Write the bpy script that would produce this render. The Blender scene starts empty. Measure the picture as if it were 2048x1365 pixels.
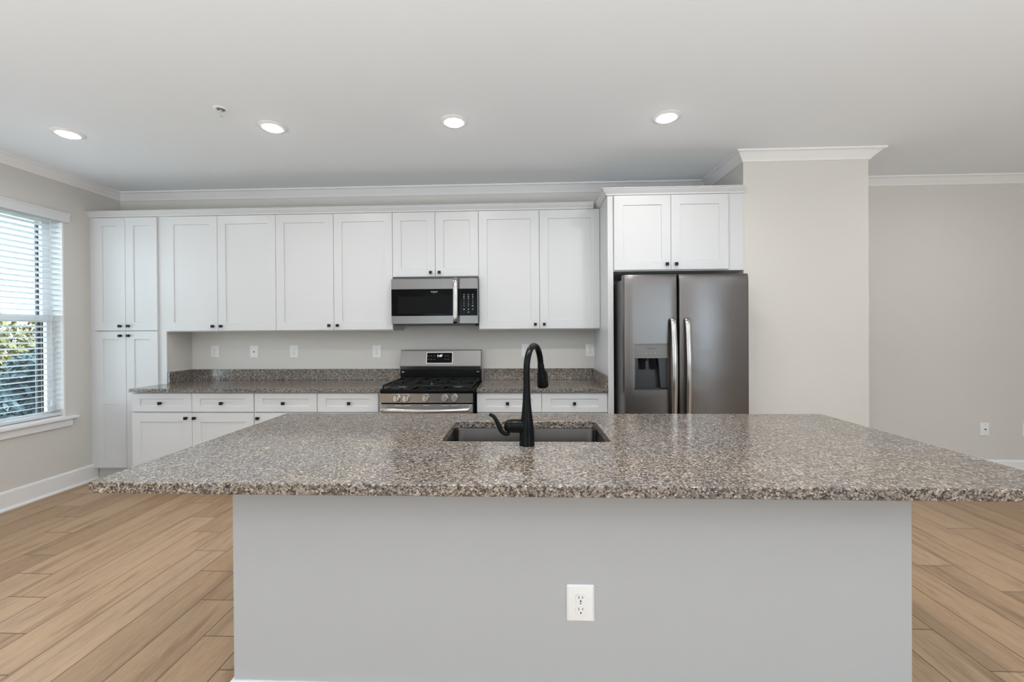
import bpy, bmesh, math, random
from math import pi, sin, cos, radians
from mathutils import Vector, Matrix

S = bpy.context.scene
COL = S.collection
random.seed(7)

# ------------------------------------------------------------------ camera
F_PX, YAW, PITCH, ROLL, CAM_H = 842.53, 0.0408, -0.0036, -0.0065, 1.3651
cam_d = bpy.data.cameras.new('camera')
cam_d.sensor_fit = 'HORIZONTAL'
cam_d.sensor_width = 36.0
cam_d.lens = F_PX / 2048 * 36.0
cam_d.shift_x = 11.735 / 2048
cam_d.shift_y = -16.792 / 2048
cam_d.clip_start = 0.05
cam = bpy.data.objects.new('camera', cam_d)
COL.objects.link(cam)
r_ = Vector((cos(YAW), sin(YAW), 0)); f_ = Vector((-sin(YAW), cos(YAW), 0)); u_ = Vector((0, 0, 1))
f2 = f_ * cos(PITCH) + u_ * sin(PITCH); u2 = u_ * cos(PITCH) - f_ * sin(PITCH)
r3 = r_ * cos(ROLL) + u2 * sin(ROLL); u3 = u2 * cos(ROLL) - r_ * sin(ROLL)
M = Matrix((r3, u3, -f2)).transposed().to_4x4()
M.translation = Vector((0, 0, CAM_H))
cam.matrix_world = M
S.camera = cam

# ------------------------------------------------------------------ colour management
S.view_settings.view_transform = 'Standard'
S.view_settings.look = 'None'
S.view_settings.gamma = 1.0
S.view_settings.use_curve_mapping = False
S.view_settings.exposure = 0.0

# ------------------------------------------------------------------ world / sun / daylight
DOWNLIGHT_W = 4.2
FILL_W = 252.0
world = bpy.data.worlds.new('sky'); S.world = world
world.use_nodes = True
wn = world.node_tree
wn.nodes.clear()
wo = wn.nodes.new('ShaderNodeOutputWorld'); wb = wn.nodes.new('ShaderNodeBackground')
wb.inputs['Color'].default_value = (0.74, 0.88, 1.0, 1)
wb.inputs['Strength'].default_value = 6.0
wn.links.new(wb.outputs[0], wo.inputs[0])
sun_d = bpy.data.lights.new('sun', 'SUN'); sun_d.energy = 7.0; sun_d.angle = radians(0.6); sun_d.color = (1.0, 0.90, 0.70)
sun = bpy.data.objects.new('sun', sun_d); COL.objects.link(sun)
sun.location = (8, 6, 9)
sun.rotation_euler = Vector((-0.80, -0.25, -0.52)).to_track_quat('-Z', 'Y').to_euler()

def area(name, loc, direction, sx, sy, watts, color=(1, 1, 1)):
    d = bpy.data.lights.new(name, 'AREA'); d.shape = 'RECTANGLE'; d.size = sx; d.size_y = sy
    d.energy = watts; d.color = color
    o = bpy.data.objects.new(name, d); COL.objects.link(o)
    o.location = loc; o.rotation_euler = Vector(direction).to_track_quat('-Z', 'Y').to_euler()
    return o
def portal(name, loc, direction, sx, sy):
    o = area(name, loc, direction, sx, sy, 1.0); o.data.cycles.is_portal = True
# portals that guide sky light through the window openings, the rear two added
portal('sky_portal', (-1.8, -3.19, 1.5), (0, 1, 0), 1.4, 1.6)
portal('sky_portal', (3.5, -3.19, 1.5), (0, 1, 0), 2.0, 1.6)
portal('sky_portal', (-4.19, 2.915, 1.51), (1, 0, 0), 1.75, 1.25)
# added fill lamp behind the camera, aimed up to brighten the ceiling
fl = area('added_fill_lamp', (0.5, -1.7, 0.35), (0, 0.12, 1), 8.8, 1.6, FILL_W, (0.955, 0.98, 1.0))
fl.data.spread = radians(152)

# ------------------------------------------------------------------ dimensions
D = 4.056            # back wall
XL = -4.0175         # left wall
XR = 6.3
YF = -3.2            # wall behind the camera
CZ = 2.759
P0, P1, PY = 1.7425, 2.6984, 3.405     # wall pier beside the refrigerator

# ------------------------------------------------------------------ material helpers
def mat(name, color=(0.8, 0.8, 0.8), rough=0.5, metal=0.0, spec=0.5, emit=None, estr=0.0):
    m = bpy.data.materials.new(name); m.use_nodes = True
    b = m.node_tree.nodes['Principled BSDF']
    b.inputs['Base Color'].default_value = (*color, 1)
    b.inputs['Roughness'].default_value = rough
    b.inputs['Metallic'].default_value = metal
    b.inputs['Specular IOR Level'].default_value = spec
    if emit:
        b.inputs['Emission Color'].default_value = (*emit, 1)
        b.inputs['Emission Strength'].default_value = estr
    return m

class NT:
    def __init__(self, m):
        self.t = m.node_tree; self.b = self.t.nodes['Principled BSDF']
    def n(self, kind, **kw):
        x = self.t.nodes.new(kind)
        for k, v in kw.items(): setattr(x, k, v)
        return x
    def l(self, a, b): self.t.links.new(a, b)
    def val(self, sock, v):
        if hasattr(v, 'default_value') or isinstance(v, bpy.types.NodeSocket): self.l(v, sock)
        else: sock.default_value = v
    def math(self, op, a, b=0.0, c=0.0):
        x = self.n('ShaderNodeMath', operation=op)
        self.val(x.inputs[0], a); self.val(x.inputs[1], b); self.val(x.inputs[2], c)
        return x.outputs[0]
    def mix(self, fac, a, b, mode='MIX'):
        x = self.n('ShaderNodeMix', data_type='RGBA', blend_type=mode)
        self.val(x.inputs['Factor'], fac)
        self.val(x.inputs[6], a if isinstance(a, bpy.types.NodeSocket) else (*a, 1))
        self.val(x.inputs[7], b if isinstance(b, bpy.types.NodeSocket) else (*b, 1))
        return x.outputs[2]
    def ramp(self, fac, stops, interp='LINEAR'):
        x = self.n('ShaderNodeValToRGB'); x.color_ramp.interpolation = interp
        e = x.color_ramp.elements
        while len(e) > 1: e.remove(e[-1])
        e[0].position = stops[0][0]; e[0].color = (*stops[0][1], 1)
        for p, c in stops[1:]:
            q = e.new(p); q.color = (*c, 1)
        self.l(fac, x.inputs[0])
        return x.outputs[0]
    def coord(self, scale=(1, 1, 1), which='Object'):
        tc = self.n('ShaderNodeTexCoord'); mp = self.n('ShaderNodeMapping')
        mp.inputs['Scale'].default_value = scale
        self.l(tc.outputs[which], mp.inputs[0])
        return mp.outputs[0]
    def pos(self, scale=(1, 1, 1)):
        g = self.n('ShaderNodeNewGeometry'); mp = self.n('ShaderNodeMapping')
        mp.inputs['Scale'].default_value = scale
        self.l(g.outputs['Position'], mp.inputs[0])
        return mp.outputs[0]
    def noise(self, vec, scale, detail=2, rough=0.5, dist=0.0):
        x = self.n('ShaderNodeTexNoise'); x.inputs['Scale'].default_value = scale
        x.inputs['Detail'].default_value = detail; x.inputs['Roughness'].default_value = rough
        x.inputs['Distortion'].default_value = dist
        self.l(vec, x.inputs['Vector'])
        return x.outputs['Fac']
    def bump(self, h, strength=0.1, dist=0.001):
        x = self.n('ShaderNodeBump'); x.inputs['Strength'].default_value = strength
        x.inputs['Distance'].default_value = dist
        self.l(h, x.inputs['Height']); self.l(x.outputs[0], self.b.inputs['Normal'])

def paint(name, color, rough=0.6, bump=0.05, scale=180, spec=0.4):
    m = mat(name, color, rough, spec=spec); t = NT(m)
    v = t.pos()
    t.l(t.mix(t.noise(v, 1.3, 2), tuple(c * 0.985 for c in color), tuple(min(1, c * 1.015) for c in color)), t.b.inputs['Base Color'])
    t.bump(t.noise(v, scale, 2), bump, 0.0006)
    return m

MW = paint('wall_paint_warm_grey', (0.665, 0.640, 0.600), 0.75)
MC = paint('ceiling_paint', (0.84, 0.88, 0.918), 0.85)
MT = paint('white_trim_paint', (0.84, 0.835, 0.835), 0.35, 0.02)
MCAB = paint('white_cabinet_lacquer', (0.635, 0.640, 0.648), 0.33, 0.015)
MISL = paint('island_pale_grey_paint', (0.455, 0.468, 0.482), 0.55, 0.06, 120)
MTOE = paint('toe_kick_grey', (0.52, 0.51, 0.50), 0.6)
MPLATE = mat('white_plastic', (0.82, 0.82, 0.81), 0.35)
MSLOT = mat('socket_slot_dark', (0.02, 0.02, 0.02), 0.6)
MBLK = mat('black_satin_metal', (0.007, 0.007, 0.008), 0.42, 0.0, 0.3)
MFAU = mat('matte_black_faucet', (0.004, 0.0043, 0.0046), 0.25, 0.0, 0.13)
MGLASSBLK = mat('black_glass', (0.003, 0.003, 0.0033), 0.10, 0.0, 0.06)
MENAMEL = mat('black_enamel', (0.004, 0.004, 0.0043), 0.2, 0.0, 0.12)
MIRON = mat('cast_iron', (0.008, 0.008, 0.008), 0.5, spec=0.22)
MDARK = mat('dark_grey_plastic', (0.045, 0.044, 0.043), 0.4)
MMIDGREY = mat('grey_plastic', (0.16, 0.155, 0.15), 0.4)
MLEG = mat('legend_print', (0.75, 0.75, 0.75), 0.6)
MLEGD = mat('dark_print', (0.05, 0.05, 0.05), 0.6)
MDISP = mat('clock_digits', (0.9, 0.9, 0.9), 0.5, emit=(0.9, 0.95, 1.0), estr=1.5)
MLENS = mat('lamp_lens', (0.9, 0.9, 0.9), 0.5, emit=(1.0, 0.985, 0.95), estr=30.0)
def slat_mat():
    m = mat('blind_slat_white', (0.93, 0.935, 0.94), 0.5)
    nt = m.node_tree; b = nt.nodes['Principled BSDF']; o = nt.nodes['Material Output']
    tr = nt.nodes.new('ShaderNodeBsdfTranslucent'); tr.inputs[0].default_value = (0.86, 0.88, 0.90, 1)
    mx = nt.nodes.new('ShaderNodeMixShader'); mx.inputs[0].default_value = 0.35
    nt.links.new(b.outputs[0], mx.inputs[1]); nt.links.new(tr.outputs[0], mx.inputs[2]); nt.links.new(mx.outputs[0], o.inputs[0])
    return m
MSLAT = slat_mat()
MCHROME = mat('chrome', (0.8, 0.8, 0.8), 0.12, 1.0)
MGALV = mat('dark_window_frame', (0.02, 0.024, 0.03), 0.5)

def steel(name, color=(0.19, 0.181, 0.175), rough=0.32, axis='X', wavy=0.0):
    m = mat(name, color, rough, 1.0); t = NT(m)
    sc = {'X': (2, 400, 400), 'Z': (400, 400, 2)}[axis]
    n1 = t.noise(t.coord(sc), 1.0, 2)
    t.l(t.math('MULTIPLY_ADD', n1, 0.06, rough - 0.03), t.b.inputs['Roughness'])
    t.l(t.mix(t.noise(t.coord((1, 1, 1)), 3.0, 3), tuple(c * 0.94 for c in color), tuple(c * 1.06 for c in color)), t.b.inputs['Base Color'])
    if wavy:
        h = t.noise(t.coord((1, 1, 1.6)), 4.0, 1)
        t.bump(h, wavy, 0.02)
    else:
        t.bump(n1, 0.02, 0.0002)
    return m
MSTEEL = steel('brushed_stainless')
MSTEELR = steel('range_stainless', (0.46, 0.445, 0.435), 0.30)
MSTEELF = steel('fridge_stainless', (0.175, 0.163, 0.159), 0.30, 'X', 0.13)
MSTEELH = steel('handle_stainless', (0.46, 0.445, 0.43), 0.20, 'Z')
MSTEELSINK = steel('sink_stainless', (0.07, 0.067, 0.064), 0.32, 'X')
MSIDE = mat('fridge_side_grey', (0.17, 0.168, 0.165), 0.45, 0.3)
MKNOB = steel('knob_metal', (0.72, 0.71, 0.69), 0.25, 'Z')

def granite(name, sc=1.0):
    m = mat(name, (0.4, 0.37, 0.33), 0.12, spec=0.65); t = NT(m)
    v = t.pos()
    wob = t.n('ShaderNodeTexNoise'); wob.inputs['Scale'].default_value = 90; wob.inputs['Detail'].default_value = 2
    t.l(v, wob.inputs['Vector'])
    vm = t.n('ShaderNodeVectorMath', operation='MULTIPLY_ADD')
    t.l(wob.outputs['Color'], vm.inputs[0]); vm.inputs[1].default_value = (0.012, 0.012, 0.012); t.l(v, vm.inputs[2])
    vw = vm.outputs[0]
    def vor(scale):
        x = t.n('ShaderNodeTexVoronoi'); x.inputs['Scale'].default_value = scale * sc
        t.l(vw, x.inputs['Vector'])
        s = t.n('ShaderNodeSeparateColor'); t.l(x.outputs['Color'], s.inputs[0])
        return s.outputs[0], s.outputs[1]
    a, a2 = vor(185)
    b, b2 = vor(320)
    big = t.noise(v, 3.0, 3, 0.6)
    base = t.ramp(a, [(0.0, (0.008, 0.006, 0.006)), (0.26, (0.039, 0.033, 0.030)), (0.42, (0.155, 0.133, 0.120)),
                      (0.62, (0.266, 0.234, 0.205)), (0.86, (0.372, 0.328, 0.283)), (0.96, (0.539, 0.483, 0.417))], 'CONSTANT')
    fine = t.ramp(b, [(0.0, (0.009, 0.008, 0.007)), (0.26, (0.159, 0.138, 0.123)), (0.57, (0.277, 0.245, 0.215)), (0.90, (0.460, 0.412, 0.354))], 'CONSTANT')
    col = t.mix(t.math('MULTIPLY_ADD', b2, 0.5, 0.05), base, fine)
    tint = t.ramp(big, [(0.35, (0.92, 0.92, 0.96)), (0.65, (1.08, 1.03, 0.95))])
    col = t.mix(1.0, col, tint, 'MULTIPLY')
    # a few pale quartz veins
    w = t.n('ShaderNodeTexNoise'); w.inputs['Scale'].default_value = 2.2; w.inputs['Detail'].default_value = 3; w.inputs['Distortion'].default_value = 1.2
    t.l(v, w.inputs['Vector'])
    ve = t.math('LESS_THAN', t.math('ABSOLUTE', t.math('SUBTRACT', w.outputs['Fac'], 0.68)), 0.004)
    col = t.mix(t.math('MULTIPLY', ve, 0.5), col, (0.42, 0.385, 0.34))
    t.l(col, t.b.inputs['Base Color'])
    t.l(t.math('MULTIPLY_ADD', a2, 0.14, 0.10), t.b.inputs['Roughness'])
    t.b.inputs['Coat Weight'].default_value = 0.15; t.b.inputs['Coat Roughness'].default_value = 0.06
    return m
MGRAN = granite('speckled_granite')

def floor_mat():
    m = mat('oak_plank', (0.5, 0.35, 0.22), 0.42, spec=0.4); t = NT(m)
    g = t.n('ShaderNodeNewGeometry'); s = t.n('ShaderNodeSeparateXYZ'); t.l(g.outputs['Position'], s.inputs[0])
    X, Y = s.outputs[0], s.outputs[1]
    w, L = 0.2059, 1.2
    u = t.math('DIVIDE', t.math('ADD', X, 3.9196), w)
    i = t.math('FLOOR', u); fu = t.math('SUBTRACT', u, i)
    wn_ = t.n('ShaderNodeTexWhiteNoise', noise_dimensions='1D'); t.l(i, wn_.inputs['W'])
    off = t.math('ADD', t.math('MULTIPLY_ADD', i, -0.231, 3.40), t.math('MULTIPLY', wn_.outputs['Value'], 0.07))
    v = t.math('DIVIDE', t.math('SUBTRACT', Y, off), L)
    j = t.math('FLOOR', v); fv = t.math('SUBTRACT', v, j)
    cmb = t.n('ShaderNodeCombineXYZ'); t.l(i, cmb.inputs[0]); t.l(j, cmb.inputs[1])
    wn2 = t.n('ShaderNodeTexWhiteNoise', noise_dimensions='3D'); t.l(cmb.outputs[0], wn2.inputs['Vector'])
    rnd = wn2.outputs['Value']
    # grain in plank space
    gx = t.math('ADD', X, t.math('MULTIPLY', rnd, 37.0)); gy = t.math('ADD', Y, t.math('MULTIPLY', rnd, 91.0))
    gv = t.n('ShaderNodeCombineXYZ'); t.l(gx, gv.inputs[0]); t.l(t.math('MULTIPLY', gy, 0.10), gv.inputs[1]); t.l(rnd, gv.inputs[2])
    n1 = t.noise(gv.outputs[0], 16, 4, 0.6, 1.1)
    n2 = t.noise(gv.outputs[0], 130, 3, 0.6, 0.4)
    n3 = t.noise(gv.outputs[0], 5.0, 2, 0.5, 0.8)
    base = t.ramp(rnd, [(0.0, (0.370, 0.247, 0.150)), (0.45, (0.450, 0.307, 0.190)), (0.8, (0.490, 0.345, 0.222)), (1.0, (0.365, 0.272, 0.198))])
    gr = t.ramp(n1, [(0.28, (0.60, 0.555, 0.52)), (0.46, (0.96, 0.95, 0.94)), (0.62, (1.05, 1.05, 1.05)), (0.8, (0.92, 0.90, 0.88))])
    col = t.mix(1.0, base, gr, 'MULTIPLY')
    col = t.mix(1.0, col, t.ramp(n2, [(0.3, (0.90, 0.88, 0.87)), (0.6, (1.04, 1.04, 1.04))]), 'MULTIPLY')
    col = t.mix(1.0, col, t.ramp(n3, [(0.3, (0.90, 0.91, 0.93)), (0.7, (1.06, 1.05, 1.03))]), 'MULTIPLY')
    e1 = t.math('MULTIPLY', t.math('MINIMUM', fu, t.math('SUBTRACT', 1.0, fu)), w)
    e2 = t.math('MULTIPLY', t.math('MINIMUM', fv, t.math('SUBTRACT', 1.0, fv)), L)
    e = t.math('MINIMUM', e1, e2)
    groove = t.n('ShaderNodeMapRange'); groove.inputs['From Min'].default_value = 0.0016; groove.inputs['From Max'].default_value = 0.0038
    groove.inputs['To Min'].default_value = 1.0; groove.inputs['To Max'].default_value = 0.0
    t.l(e, groove.inputs['Value'])
    col = t.mix(t.math('MULTIPLY', groove.outputs[0], 0.85), col, (0.12, 0.065, 0.035))
    t.l(col, t.b.inputs['Base Color'])
    h = t.math('SUBTRACT', t.math('MULTIPLY', n2, 0.12), groove.outputs[0])
    t.bump(h, 0.35, 0.0012)
    t.l(t.math('MULTIPLY_ADD', n1, 0.15, 0.36), t.b.inputs['Roughness'])
    return m
MFLOOR = floor_mat()

def glass_mat():
    m = bpy.data.materials.new('window_glass'); m.use_nodes = True
    nt = m.node_tree; nt.nodes.clear()
    o = nt.nodes.new('ShaderNodeOutputMaterial'); mx = nt.nodes.new('ShaderNodeMixShader')
    tr = nt.nodes.new('ShaderNodeBsdfTransparent'); gl = nt.nodes.new('ShaderNodeBsdfGlossy'); lw = nt.nodes.new('ShaderNodeLayerWeight')
    pw = nt.nodes.new('ShaderNodeMath'); pw.operation = 'POWER'; fr = nt.nodes.new('ShaderNodeMath'); fr.operation = 'MULTIPLY_ADD'
    tr.inputs[0].default_value = (0.93, 0.965, 0.97, 1); gl.inputs['Roughness'].default_value = 0.02
    lw.inputs['Blend'].default_value = 0.5; pw.inputs[1].default_value = 5.0; fr.inputs[1].default_value = 0.9; fr.inputs[2].default_value = 0.04
    nt.links.new(lw.outputs['Facing'], pw.inputs[0]); nt.links.new(pw.outputs[0], fr.inputs[0])
    nt.links.new(fr.outputs[0], mx.inputs[0]); nt.links.new(tr.outputs[0], mx.inputs[1]); nt.links.new(gl.outputs[0], mx.inputs[2])
    nt.links.new(mx.outputs[0], o.inputs[0])
    return m
MGLASS = glass_mat()

# ------------------------------------------------------------------ mesh helpers
def box(bm, x0, x1, y0, y1, z0, z1, bev=0.0, seg=2):
    if x0 > x1: x0, x1 = x1, x0
    if y0 > y1: y0, y1 = y1, y0
    if z0 > z1: z0, z1 = z1, z0
    vs = [bm.verts.new((x, y, z)) for z in (z0, z1) for y in (y0, y1) for x in (x0, x1)]
    fs = [(0, 2, 3, 1), (4, 5, 7, 6), (0, 1, 5, 4), (2, 6, 7, 3), (0, 4, 6, 2), (1, 3, 7, 5)]
    faces = [bm.faces.new([vs[i] for i in f]) for f in fs]
    if bev > 0:
        edges = list({e for f in faces for e in f.edges})
        bmesh.ops.bevel(bm, geom=edges, offset=bev, segments=seg, affect='EDGES', profile=0.5)
    return bm

def NB(): return bmesh.new()

def obj(name, bm, m, parent=None, smooth=False, angle=35):
    me = bpy.data.meshes.new(name)
    bmesh.ops.recalc_face_normals(bm, faces=bm.faces[:])
    if smooth:
        for f in bm.faces: f.smooth = True
        for e in bm.edges:
            if len(e.link_faces) == 2 and e.calc_face_angle(0) > radians(angle): e.smooth = False
    bm.to_mesh(me); bm.free()
    me.materials.append(m)
    o = bpy.data.objects.new(name, me); COL.objects.link(o)
    if parent is not None: o.parent = parent
    return o

def thing(name, label, cat, loc=(0, 0, 0), group=None):
    o = bpy.data.objects.new(name, None); COL.objects.link(o)
    o.empty_display_size = 0.05
    o.location = loc; o['label'] = label; o['category'] = cat
    if group: o['group'] = group
    return o

def tag(o, label, cat, group=None):
    o['label'] = label; o['category'] = cat
    if group: o['group'] = group
    return o

def struct(name, bm, m, parent=None, smooth=False):
    o = obj(name, bm, m, parent, smooth)
    if parent is None: o['kind'] = 'structure'
    return o

def lathe(bm, prof, c=(0, 0, 0), axis='Z', seg=32, cap0=True, cap1=True):
    c = Vector(c); rings = []
    for r, h in prof:
        ring = []
        for k in range(seg):
            a = 2 * pi * k / seg
            p = {'Z': Vector((r * cos(a), r * sin(a), h)), 'Y': Vector((r * cos(a), h, r * sin(a))), 'X': Vector((h, r * cos(a), r * sin(a)))}[axis]
            ring.append(bm.verts.new(c + p))
        rings.append(ring)
    for A, B in zip(rings, rings[1:]):
        for k in range(seg):
            bm.faces.new((A[k], A[(k + 1) % seg], B[(k + 1) % seg], B[k]))
    if cap0: bm.faces.new(rings[0])
    if cap1: bm.faces.new(rings[-1])

def tube(bm, pts, radii, seg=16, flat=1.0, up=None, caps=True):
    pts = [Vector(p) for p in pts]
    if not hasattr(radii, '__len__'): radii = [radii] * len(pts)
    rings = []
    n = None
    for i, p in enumerate(pts):
        d = (pts[min(i + 1, len(pts) - 1)] - pts[max(i - 1, 0)]).normalized()
        if n is None:
            ref = Vector(up) if up is not None else (Vector((0, 0, 1)) if abs(d.z) < 0.9 else Vector((1, 0, 0)))
            n = (ref - d * ref.dot(d)).normalized()
        else:
            n = (n - d * n.dot(d)).normalized()
        b = d.cross(n)
        r = radii[i]
        rings.append([bm.verts.new(p + n * (r * flat * cos(2 * pi * k / seg)) + b * (r * sin(2 * pi * k / seg))) for k in range(seg)])
    for A, B in zip(rings, rings[1:]):
        for k in range(seg):
            bm.faces.new((A[k], A[(k + 1) % seg], B[(k + 1) % seg], B[k]))
    if caps:
        bm.faces.new(rings[0]); bm.faces.new(rings[-1])

def smooth_path(pts, n=8):
    pts = [Vector(p) for p in pts]; out = []
    P = [pts[0]] + pts + [pts[-1]]
    for i in range(1, len(P) - 2):
        p0, p1, p2, p3 = P[i - 1], P[i], P[i + 1], P[i + 2]
        for k in range(n):
            t = k / n
            out.append(0.5 * ((2 * p1) + (p2 - p0) * t + (2 * p0 - 5 * p1 + 4 * p2 - p3) * t * t + (3 * p1 - p0 - 3 * p2 + p3) * t ** 3))
    out.append(pts[-1])
    return out

def sweep(bm, path, prof):
    """profile (offset to the right of the path, z) along an XY polyline with mitred corners"""
    path = [Vector((p[0], p[1])) for p in path]
    rings = []
    for i, p in enumerate(path):
        d0 = (p - path[i - 1]).normalized() if i > 0 else None
        d1 = (path[i + 1] - p).normalized() if i < len(path) - 1 else None
        if d0 is None: d0 = d1
        if d1 is None: d1 = d0
        n0 = Vector((d0.y, -d0.x)); n1 = Vector((d1.y, -d1.x))
        m = (n0 + n1); m = m / max(1e-6, m.length_squared) * 2
        rings.append([bm.verts.new((p.x + m.x * o, p.y + m.y * o, z)) for o, z in prof])
    k = len(prof)
    for A, B in zip(rings, rings[1:]):
        for i in range(k):
            bm.faces.new((A[i], A[(i + 1) % k], B[(i + 1) % k], B[i]))
    bm.faces.new(rings[0]); bm.faces.new(list(reversed(rings[-1])))

def prism(bm, poly, y0, y1, axis='Y'):
    """polygon (a,b) extruded: axis Y -> (a,y,b); axis X -> (x,a,b); axis Z -> (a,b,z)"""
    def P(a, b, h): return {'Y': (a, h, b), 'X': (h, a, b), 'Z': (a, b, h)}[axis]
    A = [bm.verts.new(P(a, b, y0)) for a, b in poly]; B = [bm.verts.new(P(a, b, y1)) for a, b in poly]
    n = len(poly)
    for i in range(n): bm.faces.new((A[i], A[(i + 1) % n], B[(i + 1) % n], B[i]))
    bm.faces.new(A); bm.faces.new(B)

def rrect(x0, x1, z0, z1, r, n=5):
    out = []
    for cx, cz, a0 in ((x1 - r, z1 - r, 0), (x0 + r, z1 - r, pi / 2), (x0 + r, z0 + r, pi), (x1 - r, z0 + r, 1.5 * pi)):
        for k in range(n + 1):
            a = a0 + pi / 2 * k / n
            out.append((cx + r * cos(a), cz + r * sin(a)))
    return out

def text(name, body, size, loc, m, parent, depth=0.0004, rot=(pi / 2, 0, 0), align='CENTER'):
    c = bpy.data.curves.new(name, 'FONT'); c.body = body; c.size = size; c.align_x = align; c.align_y = 'CENTER'
    c.extrude = depth; c.materials.append(m)
    o = bpy.data.objects.new(name, c); COL.objects.link(o)
    me = bpy.data.meshes.new_from_object(o)
    bpy.data.objects.remove(o); bpy.data.curves.remove(c)
    o = bpy.data.objects.new(name, me); COL.objects.link(o)
    o.location = loc; o.rotation_euler = rot; o.parent = parent
    return o

def copy_tree(o, parent=None):
    c = o.copy(); COL.objects.link(c)
    if parent is not None: c.parent = parent
    for ch in list(o.children): copy_tree(ch, c)
    return c

# ------------------------------------------------------------------ the setting
T = 0.16
b = NB(); box(b, XL - T, XR + T, YF - T, D + T, -0.12, 0.0); struct('floor', b, MFLOOR)
b = NB(); box(b, XL - T, XR + T, YF - T, D + T, CZ, CZ + 0.14); struct('ceiling', b, MC)
b = NB(); box(b, XL - T, XR + T, D, D + T, 0, CZ); struct('wall_back', b, MW)
b = NB(); box(b, P0, P1, PY, D, 0, CZ); struct('wall_pier', b, MW)
b = NB(); box(b, XR, XR + T, YF, D, 0, CZ); struct('wall_right', b, MW)
# left wall with the window opening
WY0, WY1, WZ0, WZ1 = 2.30, 3.53, 0.640, 2.385
b = NB()
box(b, XL - T, XL, YF, WY0, 0, CZ); box(b, XL - T, XL, WY1, D, 0, CZ)
box(b, XL - T, XL, WY0, WY1, 0, WZ0); box(b, XL - T, XL, WY0, WY1, WZ1, CZ)
struct('wall_left', b, MW)
# unseen wall behind the camera, two glazed openings added to let daylight in
b = NB(); RW = [(-2.5, -1.1), (2.5, 4.5)]; RZ = [(0.7, 2.3), (0.7, 2.3)]
xs = [XL - T] + [v for r in RW for v in r] + [XR + T]
for k in range(0, 6, 2): box(b, xs[k], xs[k + 1], YF - T, YF, 0, CZ)
for (x0, x1), (RZ0, RZ1) in zip(RW, RZ): box(b, x0, x1, YF - T, YF, 0, RZ0); box(b, x0, x1, YF - T, YF, RZ1, CZ)
struct('wall_front', b, MW)
for k, (x0, x1) in enumerate(RW):
    fr = NB(); w = 0.07; RZ0, RZ1 = RZ[k]
    box(fr, x0, x1, YF - 0.12, YF - 0.04, RZ0, RZ0 + w); box(fr, x0, x1, YF - 0.12, YF - 0.04, RZ1 - w, RZ1)
    for xa in (x0, x1 - w, (x0 + x1 - w) / 2): box(fr, xa, xa + w, YF - 0.12, YF - 0.04, RZ0 + w, RZ1 - w)
    fo = struct('window_%d' % (k + 2), fr, MT)  # added window, unseen, serves to admit sky light
    g = NB(); box(g, x0 + w, x1 - w, YF - 0.083, YF - 0.077, RZ0 + w, RZ1 - w); obj('pane', g, MGLASS, fo)

CROWN = [(0, -0.072), (0.010, -0.072), (0.014, -0.064), (0.022, -0.054), (0.058, -0.020), (0.068, -0.014), (0.080, -0.012), (0.082, -0.008), (0.082, 0), (0, 0)]
b = NB()
sweep(b, [(XL, YF), (XL, D), (P0, D), (P0, PY), (P1, PY), (P1, D), (XR, D), (XR, YF)], [(o, CZ + z) for o, z in CROWN])
struct('trim_1', b, MT)
BASE = [(0, 0), (0.030, 0), (0.030, 0.006), (0.026, 0.016), (0.018, 0.020), (0.015, 0.021), (0.015, 0.135), (0.011, 0.147), (0.006, 0.150), (0, 0.150)]
b = NB(); sweep(b, [(XL, YF), (XL, 3.80)], BASE); struct('baseboard_left', b, MT)
b = NB(); sweep(b, [(P1 - 0.6, PY), (P1, PY), (P1, D), (XR, D), (XR, YF)], BASE); struct('baseboard_right', b, MT)

# window in the left wall
win = thing('window_1', 'white double-hung window behind the blinds in the left wall', 'window', (XL - 0.1, (WY0 + WY1) / 2, WZ0))
def wchild(name, b, m, parent):
    o = obj(name, b, m, parent); return o
def local(bm, root):
    bmesh.ops.translate(bm, verts=bm.verts[:], vec=-Vector(root.location)); return bm
b = NB()      # jamb liner of the opening
box(b, XL - T, XL + 0.001, WY1 - 0.012, WY1, WZ0, WZ1); box(b, XL - T, XL + 0.001, WY0, WY0 + 0.012, WZ0, WZ1)
box(b, XL - T, XL + 0.001, WY0 + 0.012, WY1 - 0.012, WZ1 - 0.012, WZ1); box(b, XL - T, XL, WY0 + 0.012, WY1 - 0.012, WZ0, WZ0 + 0.012)
frame = obj('jamb', local(b, win), MT, win)
zm = 1.50
def sash(x, z0, z1, name):
    b = NB(); w = 0.045; st = 0.064; y0, y1 = WY0 + 0.012, WY1 - 0.012
    box(b, x - 0.016, x + 0.016, y0, y0 + st, z0, z1, 0.003); box(b, x - 0.016, x + 0.016, y1 - st, y1, z0, z1, 0.003)
    box(b, x - 0.015, x + 0.015, y0 + st, y1 - st, z0, z0 + w, 0.003); box(b, x - 0.015, x + 0.015, y0 + st, y1 - st, z1 - w, z1, 0.003)
    s = obj(name, local(b, win), MT, win)
    g = NB(); box(g, x - 0.003, x + 0.003, y0 + st - 0.004, y1 - st + 0.004, z0 + w - 0.004, z1 - w + 0.004)
    p = obj('pane', local(g, win), MGLASS, s)
sash(XL - 0.090, WZ0 + 0.012, zm + 0.02, 'lower_sash')
sash(XL - 0.124, zm - 0.025, WZ1 - 0.012, 'upper_sash')
b = NB()      # dark exterior screen frame
x = XL - 0.150
box(b, x - 0.010, x + 0.008, WY1 - 0.088, WY1 - 0.0125, WZ0 + 0.012, WZ1 - 0.012); box(b, x - 0.010, x + 0.008, WY0 + 0.0125, WY0 + 0.085, WZ0 + 0.012, WZ1 - 0.012)
sf = obj('screen_frame', local(b, win), MGALV, win); sf['label'] = 'dark exterior frame'
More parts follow.
